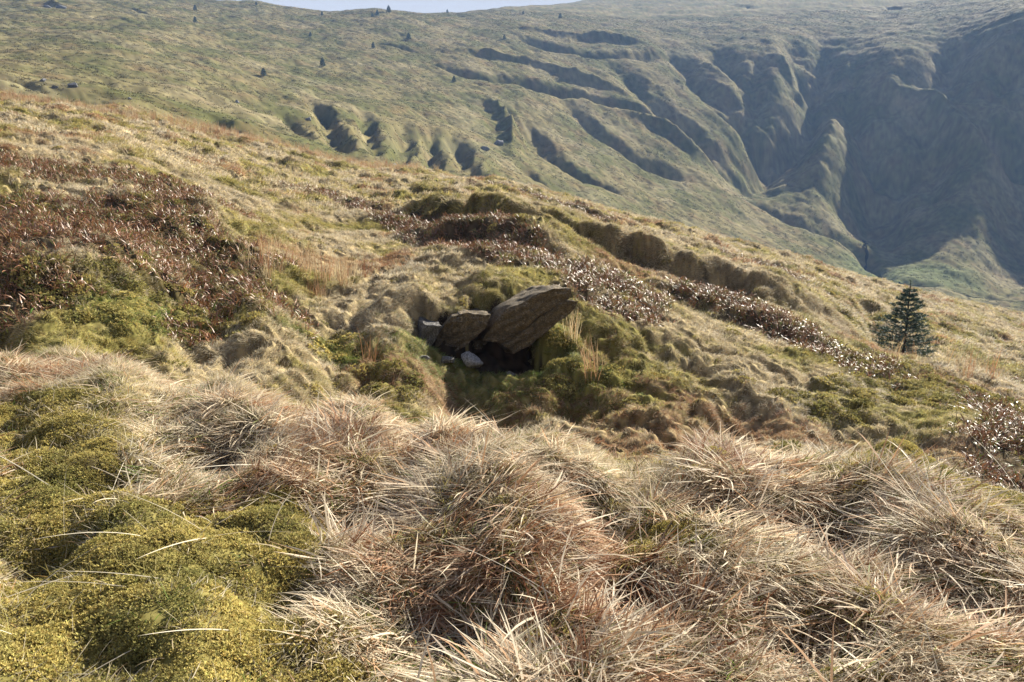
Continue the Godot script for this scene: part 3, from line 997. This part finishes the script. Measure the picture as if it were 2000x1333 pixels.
func rough_mesh(tris: PackedVector3Array, shift: Callable, m: Material) -> ArrayMesh:
	var st := SurfaceTool.new()
	st.begin(Mesh.PRIMITIVE_TRIANGLES)
	for p in tris:
		st.add_vertex(shift.call(p))
	st.generate_normals()
	var am := st.commit()
	am.surface_set_material(0, m)
	return am

# a plate of bedded stone: its outline seen from the hollow, leaning out over it
func slab(outline: PackedVector2Array, lean: float, thick: float, back: Vector2, m: Material, amp: float) -> ArrayMesh:
	var low := 1e9
	for p in outline:
		low = minf(low, p.y)
	var tri := Geometry2D.triangulate_polygon(outline)
	var pts := PackedVector3Array()
	var tris := PackedVector3Array()
	for p in outline:
		pts.append(Vector3(p.x, p.y, (p.y - low) * lean))
	for p in outline:
		pts.append(Vector3(p.x + back.x, p.y + back.y, (p.y - low) * lean * 0.4 - thick))
	var n := outline.size()
	for t in tri.size() / 3:
		var a := tri[t * 3]
		var b := tri[t * 3 + 1]
		var c := tri[t * 3 + 2]
		if (outline[b] - outline[a]).cross(outline[c] - outline[a]) > 0.0:
			var q := b
			b = c
			c = q
		tris.append_array([pts[a], pts[b], pts[c], pts[n + a], pts[n + c], pts[n + b]])
	var clock := Geometry2D.is_polygon_clockwise(outline)
	for k in n:
		var a := k
		var b := (k + 1) % n
		if clock:
			tris.append_array([pts[a], pts[n + a], pts[b], pts[b], pts[n + a], pts[n + b]])
		else:
			tris.append_array([pts[a], pts[b], pts[n + a], pts[b], pts[n + b], pts[n + a]])
	tris = split(tris, 4)
	var wob := noise(31, 1.6, 3)
	return rough_mesh(tris, func(p: Vector3):
		var bed := (-p.x * 0.52 + p.y * 0.85) * 7.0 + 0.8 * wob.get_noise_3d(p.x, p.y, p.z)
		var step := absf(fposmod(bed, 1.0) - 0.5) * 2.0
		var w := Vector3(wob.get_noise_3d(p.x, p.y, p.z), wob.get_noise_3d(p.y + 7.0, p.z, p.x), wob.get_noise_3d(p.z, p.x + 13.0, p.y))
		var fine := wob.get_noise_3d(p.x * 4.0, p.y * 4.0, p.z * 4.0)
		return p + w * amp + Vector3(fine * 0.02, fine * 0.015, amp * 0.6 * (smoothstep(0.25, 0.6, step) - 0.5) + fine * 0.03), m)

func boulder_mesh(size: Vector3, s: int, m: Material, flats: int) -> ArrayMesh:
	var wob := noise(s, 0.9, 3)
	var r := RandomNumberGenerator.new()
	r.seed = s
	var cuts := []
	for k in flats:
		cuts.append([Vector3(r.randfn(), r.randfn(), r.randfn()).normalized(), r.randf_range(0.45, 0.7)])
	var sp := SphereMesh.new()
	sp.radial_segments = 20
	sp.rings = 10
	var arr := sp.get_mesh_arrays()
	var vs: PackedVector3Array = arr[Mesh.ARRAY_VERTEX]
	var ix: PackedInt32Array = arr[Mesh.ARRAY_INDEX]
	var tris := PackedVector3Array()
	for k in ix:
		tris.append(vs[k] * 2.0)
	return rough_mesh(tris, func(p: Vector3):
		var q := p
		for c in cuts:
			var d: float = q.dot(c[0])
			if d > c[1]:
				q -= c[0] * (d - c[1])
		q += q * 0.1 * wob.get_noise_3d(p.x * 1.4, p.y * 1.4, p.z * 1.4)
		return q * size * 0.5, m)

func needles(s: Soup, a: Vector3, b: Vector3, length: float, width: float, count: int, col: Color) -> void:
	var d := (b - a).normalized()
	var o := d.cross(Vector3.UP).normalized() if absf(d.y) < 0.95 else Vector3.RIGHT
	for k in count:
		var p := a.lerp(b, (k + rng.randf()) / count)
		var out := o.rotated(d, rng.randf() * TAU)
		var tip := p + (out * 0.8 + d * 0.75).normalized() * length * rng.randf_range(0.7, 1.2)
		var side := (tip - p).cross(Vector3(rng.randfn(), rng.randfn(), rng.randfn())).normalized() * width
		var q := rng.randf_range(0.6, 1.4)
		var nor := side.cross(tip - p).normalized()
		var f := s.v.size()
		for v in [p - side, p + side, tip]:
			s.v.append(v)
			s.n.append(nor)
			s.c.append(Color(col.r * q, col.g * q, col.b * q))
		s.i.append_array([f, f + 2, f + 1])

func stem(s: Soup, a: Vector3, b: Vector3, r0: float, r1: float, col: Color) -> void:
	var d := (b - a).normalized()
	var x := d.cross(Vector3(0.31, 0.2, 0.9)).normalized()
	var f := s.v.size()
	for k in 6:
		var o := x.rotated(d, TAU * k / 6.0)
		s.v.append_array([a + o * r0, b + o * r1])
		s.n.append_array([o, o])
		s.c.append_array([col, col])
	for k in 6:
		var p := f + k * 2
		var q := f + (k + 1) % 6 * 2
		s.i.append_array([p, p + 1, q, q, p + 1, q + 1])

func spruce(t: Node3D, tall: float, reach: float, levels: int, needle: float, per: int, thick: float) -> void:
	var bark := leafy(0.9, 0.2, 0.0)
	var green := leafy(0.6, 0.4, 0.2)
	var st := Soup.new()
	stem(st, Vector3(0, -0.15, 0), Vector3(0.01, tall * 0.55, 0), tall * 0.016, tall * 0.01, Color(0.05, 0.035, 0.025))
	stem(st, Vector3(0.01, tall * 0.55, 0), Vector3(0, tall, 0), tall * 0.01, tall * 0.003, Color(0.05, 0.035, 0.025))
	var s := Soup.new()
	needles(s, Vector3(0, tall * 0.85, 0), Vector3(0, tall, 0), needle, thick, per, Color(0.05, 0.09, 0.06))
	for k in levels:
		var f := k / float(levels)
		var y := tall * lerpf(0.1, 0.93, f)
		var long := reach * pow(1.0 - f, 0.8) + reach * 0.08
		var arms := 7 if f < 0.7 else 5
		var off := rng.randf() * TAU
		for a in arms:
			var az := off + TAU * a / arms + rng.randf_range(-0.3, 0.3)
			var l := long * rng.randf_range(0.7, 1.1)
			var d := Vector3(cos(az), 0, sin(az))
			var p0 := Vector3(0, y, 0)
			var p1 := p0 + d * l * 0.6 + Vector3.UP * l * rng.randf_range(-0.02, 0.22)
			var p2 := p0 + d * l + Vector3.UP * l * rng.randf_range(0.1, 0.42)
			stem(st, p0, p1, tall * 0.004, tall * 0.0025, Color(0.05, 0.035, 0.025))
			var col := Color(0.035, 0.065, 0.045).lerp(Color(0.07, 0.105, 0.075), rng.randf())
			needles(s, p0.lerp(p1, 0.25), p1, needle, thick, per, col)
			needles(s, p1, p2, needle, thick, per, col)
			for w in 4:
				var q := p0.lerp(p2, rng.randf_range(0.35, 0.85))
				var e := q + (d.rotated(Vector3.UP, [-0.8, 0.8][w % 2]) + Vector3.UP * 0.12) * l * rng.randf_range(0.2, 0.38)
				needles(s, q, e, needle, thick, per / 2, col)
	part("trunk", st.mesh(bark), t)
	part("crown", s.mesh(green), t)

func on_ground(x: float, z: float, y := 0.0) -> Vector3:
	return Vector3(x, ground(x, z) + y, -z)

func build_outcrop() -> void:
	var stone := rock_material(Color(0.19, 0.14, 0.08), Color(0.36, 0.34, 0.29), 0.26, 0.9, 41)
	var grey := rock_material(Color(0.15, 0.14, 0.125), Color(0.48, 0.47, 0.46), 0.05, 0.7, 51)
	var white := rock_material(Color(0.42, 0.42, 0.43), Color(0.68, 0.68, 0.69), 0.0, 0.5, 61)
	var big := thing("rock_slab", "large dark tilted slab jutting up to the right over the hollow", "rock", Vector3(0, 0, -11.35), "slabs of the outcrop")
	part("bedding_layer", slab(PackedVector2Array([Vector2(0.84, 0.03), Vector2(0.6, 0.02), Vector2(0.33, -0.1), Vector2(-0.09, -0.32), Vector2(-0.3, -0.58), Vector2(-0.42, -0.82), Vector2(-0.12, -0.84), Vector2(0.16, -0.66), Vector2(0.46, -0.42), Vector2(0.8, -0.13)]), 0.32, 0.75, Vector2(-0.3, -0.12), stone, 0.05), big)
	part("bedding_layer", slab(PackedVector2Array([Vector2(0.93, -0.2), Vector2(0.8, -0.14), Vector2(0.46, -0.43), Vector2(0.16, -0.67), Vector2(-0.12, -0.85), Vector2(0.02, -0.98), Vector2(0.32, -0.84), Vector2(0.62, -0.56), Vector2(0.9, -0.28)]), 0.3, 0.6, Vector2(-0.25, -0.1), stone, 0.05), big)
	var mid := thing("rock_slab", "middle dark slab with pale lichen, beside the deep cleft of the outcrop", "rock", Vector3(0, 0, -11.3), "slabs of the outcrop")
	part("bedding_layer", slab(PackedVector2Array([Vector2(-0.72, -0.36), Vector2(-0.3, -0.36), Vector2(-0.4, -0.58), Vector2(-0.66, -0.88), Vector2(-0.95, -1.02), Vector2(-1.02, -0.98), Vector2(-0.92, -0.74), Vector2(-0.82, -0.48)]), 0.28, 0.7, Vector2(-0.25, -0.05), stone, 0.05), mid)
	part("bedding_layer", slab(PackedVector2Array([Vector2(-0.86, -0.42), Vector2(-0.76, -0.38), Vector2(-0.9, -0.7), Vector2(-1.0, -1.0), Vector2(-1.2, -1.05), Vector2(-1.08, -0.72)]), 0.2, 0.5, Vector2(-0.1, 0), stone, 0.04), mid)
	var left := thing("rock_slab", "small pale grey slab at the turf edge, leftmost of the outcrop", "rock", Vector3(0, 0, -11.15), "slabs of the outcrop")
	part("bedding_layer", slab(PackedVector2Array([Vector2(-1.22, -0.5), Vector2(-0.99, -0.52), Vector2(-1.1, -0.75), Vector2(-1.32, -0.97), Vector2(-1.54, -1.04), Vector2(-1.5, -0.9), Vector2(-1.3, -0.7)]), 0.3, 0.6, Vector2(-0.2, 0), grey, 0.04), left)
	var cave := thing("rock_slab", "dark rock face at the back of the cleft between the slabs", "rock", Vector3(0, 0, -11.75), "slabs of the outcrop")
	part("rock_face", slab(PackedVector2Array([Vector2(-1.7, -0.75), Vector2(-1.2, -0.5), Vector2(-0.3, -0.4), Vector2(0.5, -0.5), Vector2(0.6, -1.4), Vector2(-1.7, -1.4)]), 0.1, 0.5, Vector2.ZERO, stone, 0.08), cave)
	for b in [[-0.56, 10.72, 0.36, 0.3, "pale square block lying under the cleft of the outcrop", 71], [-0.9, 10.6, 0.22, 0.18, "small grey stone left of the pale square block", 72], [-0.03, 10.8, 0.24, 0.12, "flat grey stone on the hollow floor under the large slab", 73], [0.03, 10.9, 0.11, 0.13, "small upright stone in the shade under the large slab", 74], [-1.15, 10.2, 0.16, 0.1, "low bluish stone sunk in the grass left of the hollow", 75]]:
		var t := thing("stone", b[4], "stone", on_ground(b[0], b[1], b[3] * 0.42), "loose stones in the hollow")
		part("stone_body", boulder_mesh(Vector3(b[2], b[3], b[2] * 0.8), b[5], white if b[5] == 71 else grey, 12), t)

func build_far_things() -> void:
	var grey := rock_material(Color(0.22, 0.22, 0.23), Color(0.45, 0.45, 0.46), 0.1, 1.6, 81)
	for b in [[-62.0, 117.3, 1.9, 1.3, "large grey boulder on the grass above the left brow"], [-63.6, 115.5, 1.2, 0.7, "low grey boulder left of the large grey boulder"], [-67.6, 120.0, 1.3, 0.8, "grey boulder up the slope, leftmost of the three near the left brow"], [-57.4, 172.7, 1.4, 0.9, "grey boulder beside the long dark peat cut"], [-44.6, 119.1, 0.9, 0.6, "small pale stone just above the brow, lowest on the left hillside"], [-54.1, 117.3, 0.8, 0.6, "small pale stone right of the large grey boulder"], [-45.3, 183.5, 1.7, 1.2, "pale boulder on the rib between the two left gullies"], [-22.3, 154.0, 3.2, 1.6, "wide grey rock at the gully foot where the brow hides it"]]:
		var t := thing("boulder", b[4], "boulder", on_ground(b[0], b[1], b[3] * 0.15), "boulders on the hillside")
		part("boulder_body", boulder_mesh(Vector3(b[2], b[3], b[2] * 0.8), 90 + int(b[2] * 10), grey, 10), t)
	for b in [[-186.5, 329.0, 6.0, 2.6, "pale rock outcrop at the top left corner"], [-164.5, 309.5, 5.0, 2.5, "grey ribbed rock outcrop below the top left corner"], [-168.5, 308.0, 3.5, 2.2, "dark rock outcrop left of the grey ribbed one"], [-7.6, 234.0, 3.2, 2.4, "pale wet rock face on the crag spur"], [-4.0, 254.0, 4.0, 3.0, "upper pale rock face on the crag spur"]]:
		var t := thing("rock_outcrop", b[4], "rock", on_ground(b[0], b[1], b[3] * 0.1), "rock outcrops on the hillside")
		part("outcrop_body", boulder_mesh(Vector3(b[2], b[3], b[2] * 0.6), 120 + int(b[2] * 10), grey, 14), t)
	var tree := thing("spruce_tree", "young blue green spruce standing in the mossy dip on the right", "tree", on_ground(11.9, 23.6, -0.1), "spruces")
	spruce(tree, 2.7, 1.0, 16, 0.085, 34, 0.010)
	var labels := ["lowest lone spruce at the middle of the left hillside", "lone spruce with a shadow right of the lowest one", "tallest dark spruce just under the skyline gap", "spruce left of the tallest one under the skyline", "tiny spruce touching the left side of a skyline spruce", "tiny spruce under the left end of the skyline", "lone spruce below the cliff band", "small spruce on the plain slope under the skyline", "tiny spruce at the notch of the skyline", "small spruce above the cliff band", "spruce on the pale shelf right of the skyline notch", "tiny spruce on the shelf below the blue ridge", "small dark spruce beside the stream on the right", "tiny spruce near the left end of the skyline", "upper of two spruces in one line on the left hillside", "lower of two spruces in one line on the left hillside", "spruce left of the dark heather bank", "spruce above the left tip of the cliff band"]
	var spots_ := [[-70.8, 237.6, 2.7], [-67.1, 296.0, 3.4], [-68.5, 470.3, 4.2], [-72.1, 452.8, 3.4], [-74.2, 449.3, 2.3], [-100.9, 449.3, 2.4], [-22.9, 329.2, 2.6], [-87.7, 366.1, 2.2], [-42.8, 560.0, 2.6], [-4.0, 439.2, 2.6], [31.2, 547.3, 3.8], [7.3, 551.5, 2.4], [123.9, 266.2, 1.7], [-142.9, 473.9, 2.2], [-146.6, 392.0, 2.9], [-128.3, 342.0, 2.6], [-60.1, 363.3, 2.8], [-48.9, 398.0, 3.6]]
	var proto: Node3D = null
	for k in labels.size():
		var s: Array = spots_[k]
		var t: Node3D
		if proto == null:
			t = thing("hillside_spruce", labels[k], "tree", on_ground(s[0], s[1]), "spruces on the hillside")
			spruce(t, 1.0, 0.36, 9, 0.07, 10, 0.02)
			proto = t
		else:
			t = proto.duplicate()
			t.name = "hillside_spruce_%03d" % k
			add_child(t, true)
			t.position = on_ground(s[0], s[1])
			t.set_meta("label", labels[k])
			t.rotation.y = k * 1.7
		t.scale = Vector3.ONE * float(s[2])

func build_stream() -> void:
	var water := StandardMaterial3D.new()
	water.albedo_color = Color(0.22, 0.24, 0.25)
	water.roughness = 0.12
	water.metallic_specular = 0.6
	var lines := [
		[1.3, "stream running from the right gully down the valley floor", [144.5, 329.2, 133.0, 300.0, 125.7, 278.6, 124.2, 266.2, 126.1, 256.3, 130.9, 252.4, 141.5, 250.5, 153.2, 250.5, 159.6, 244.9, 165.5, 230.5]]]
	for l in lines:
		var curve := Curve3D.new()
		var pts := as_line(l[2])
		for k in pts.size():
			var tan := (pts[mini(k + 1, pts.size() - 1)] - pts[maxi(k - 1, 0)]) / 6.0
			curve.add_point(Vector3(pts[k].x, 0, pts[k].y), Vector3(-tan.x, 0, -tan.y), Vector3(tan.x, 0, tan.y))
		var s := Soup.new()
		var steps := int(curve.get_baked_length() / 1.2)
		for k in steps + 1:
			var d := curve.get_baked_length() * k / steps
			var p := curve.sample_baked(d)
			var q := curve.sample_baked(minf(d + 0.5, curve.get_baked_length())) - curve.sample_baked(maxf(d - 0.5, 0))
			p.x += 1.2 * n_rough.get_noise_2d(d * 1.5, 3.0)
			var side := Vector3(-q.z, 0, q.x).normalized() * float(l[0]) * 0.5 * (0.7 + 0.9 * n_rough.get_noise_2d(d * 2.0, 9.0))
			for e in [-1.0, 1.0]:
				var w: Vector3 = p + side * e
				var low := minf(ground(p.x, p.z), ground(w.x, w.z) + 0.3)
				s.v.append(Vector3(w.x, low + 0.45, -w.z))
				s.n.append(Vector3(0.25 * n_rough.get_noise_2d(d * 5.0, 1.0), 1, 0.25 * n_rough.get_noise_2d(d * 5.0, 7.0)).normalized())
				s.c.append(Color.WHITE)
			if k > 0:
				var f := (k - 1) * 2
				s.i.append_array([f, f + 2, f + 1, f + 1, f + 2, f + 3])
		var o := MeshInstance3D.new()
		o.name = "stream"
		o.mesh = s.mesh(water)
		o.set_meta("kind", "structure")
		o.set_meta("label", l[1])
		add_child(o, true)


func _ready() -> void:
	# ---- camera, sky, sun, air
	var cam := Camera3D.new()
	cam.name = "camera"
	cam.position = Vector3(0, EYE, 0)
	cam.rotation_degrees = Vector3(-TILT, 0, 0)
	cam.fov = 46.4
	cam.near = 0.05
	cam.far = 3000.0
	add_child(cam)
	var env := Environment.new()
	env.background_mode = Environment.BG_SKY
	var sm := ProceduralSkyMaterial.new()
	sm.sky_top_color = Color(0.13, 0.27, 0.56)
	sm.sky_horizon_color = Color(1.0, 1.0, 1.0)
	sm.sky_curve = 0.7
	sm.ground_horizon_color = Color(0.55, 0.58, 0.6)
	sm.ground_bottom_color = Color(0.25, 0.22, 0.16)
	sm.sun_angle_max = 25.0
	var sky := Sky.new()
	sky.sky_material = sm
	env.sky = sky
	env.tonemap_mode = Environment.TONE_MAPPER_LINEAR
	env.background_energy_multiplier = 0.2
	env.tonemap_exposure = 4.1
	env.sdfgi_enabled = true
	env.ssao_enabled = true
	env.ssil_enabled = true
	env.fog_enabled = true
	env.fog_density = 0.0003
	env.fog_light_color = Color(0.6, 0.76, 1.0)
	var we := WorldEnvironment.new()
	we.name = "environment"
	we.environment = env
	add_child(we)
	var sun := DirectionalLight3D.new()
	sun.name = "sun"
	sun.light_energy = 1.6
	sun.light_color = Color(1.0, 0.97, 0.91)
	sun.light_angular_distance = 0.5
	sun.shadow_enabled = true
	var az := deg_to_rad(41.0)
	var el := deg_to_rad(30.0)
	var towards := Vector3(sin(az) * cos(el), sin(el), -cos(az) * cos(el))
	sun.basis = Basis.looking_at(-towards, Vector3.UP)
	add_child(sun)
	# ---- land
	rng.seed = 4711
	fit_survey()
	print("survey ", Time.get_ticks_msec())
	stamp_relief()
	print("relief ", Time.get_ticks_msec())
	lay_rows()
	build_ground()
	build_outcrop()
	build_far_things()
	build_stream()
	plant_moor()
	plant_hillside()
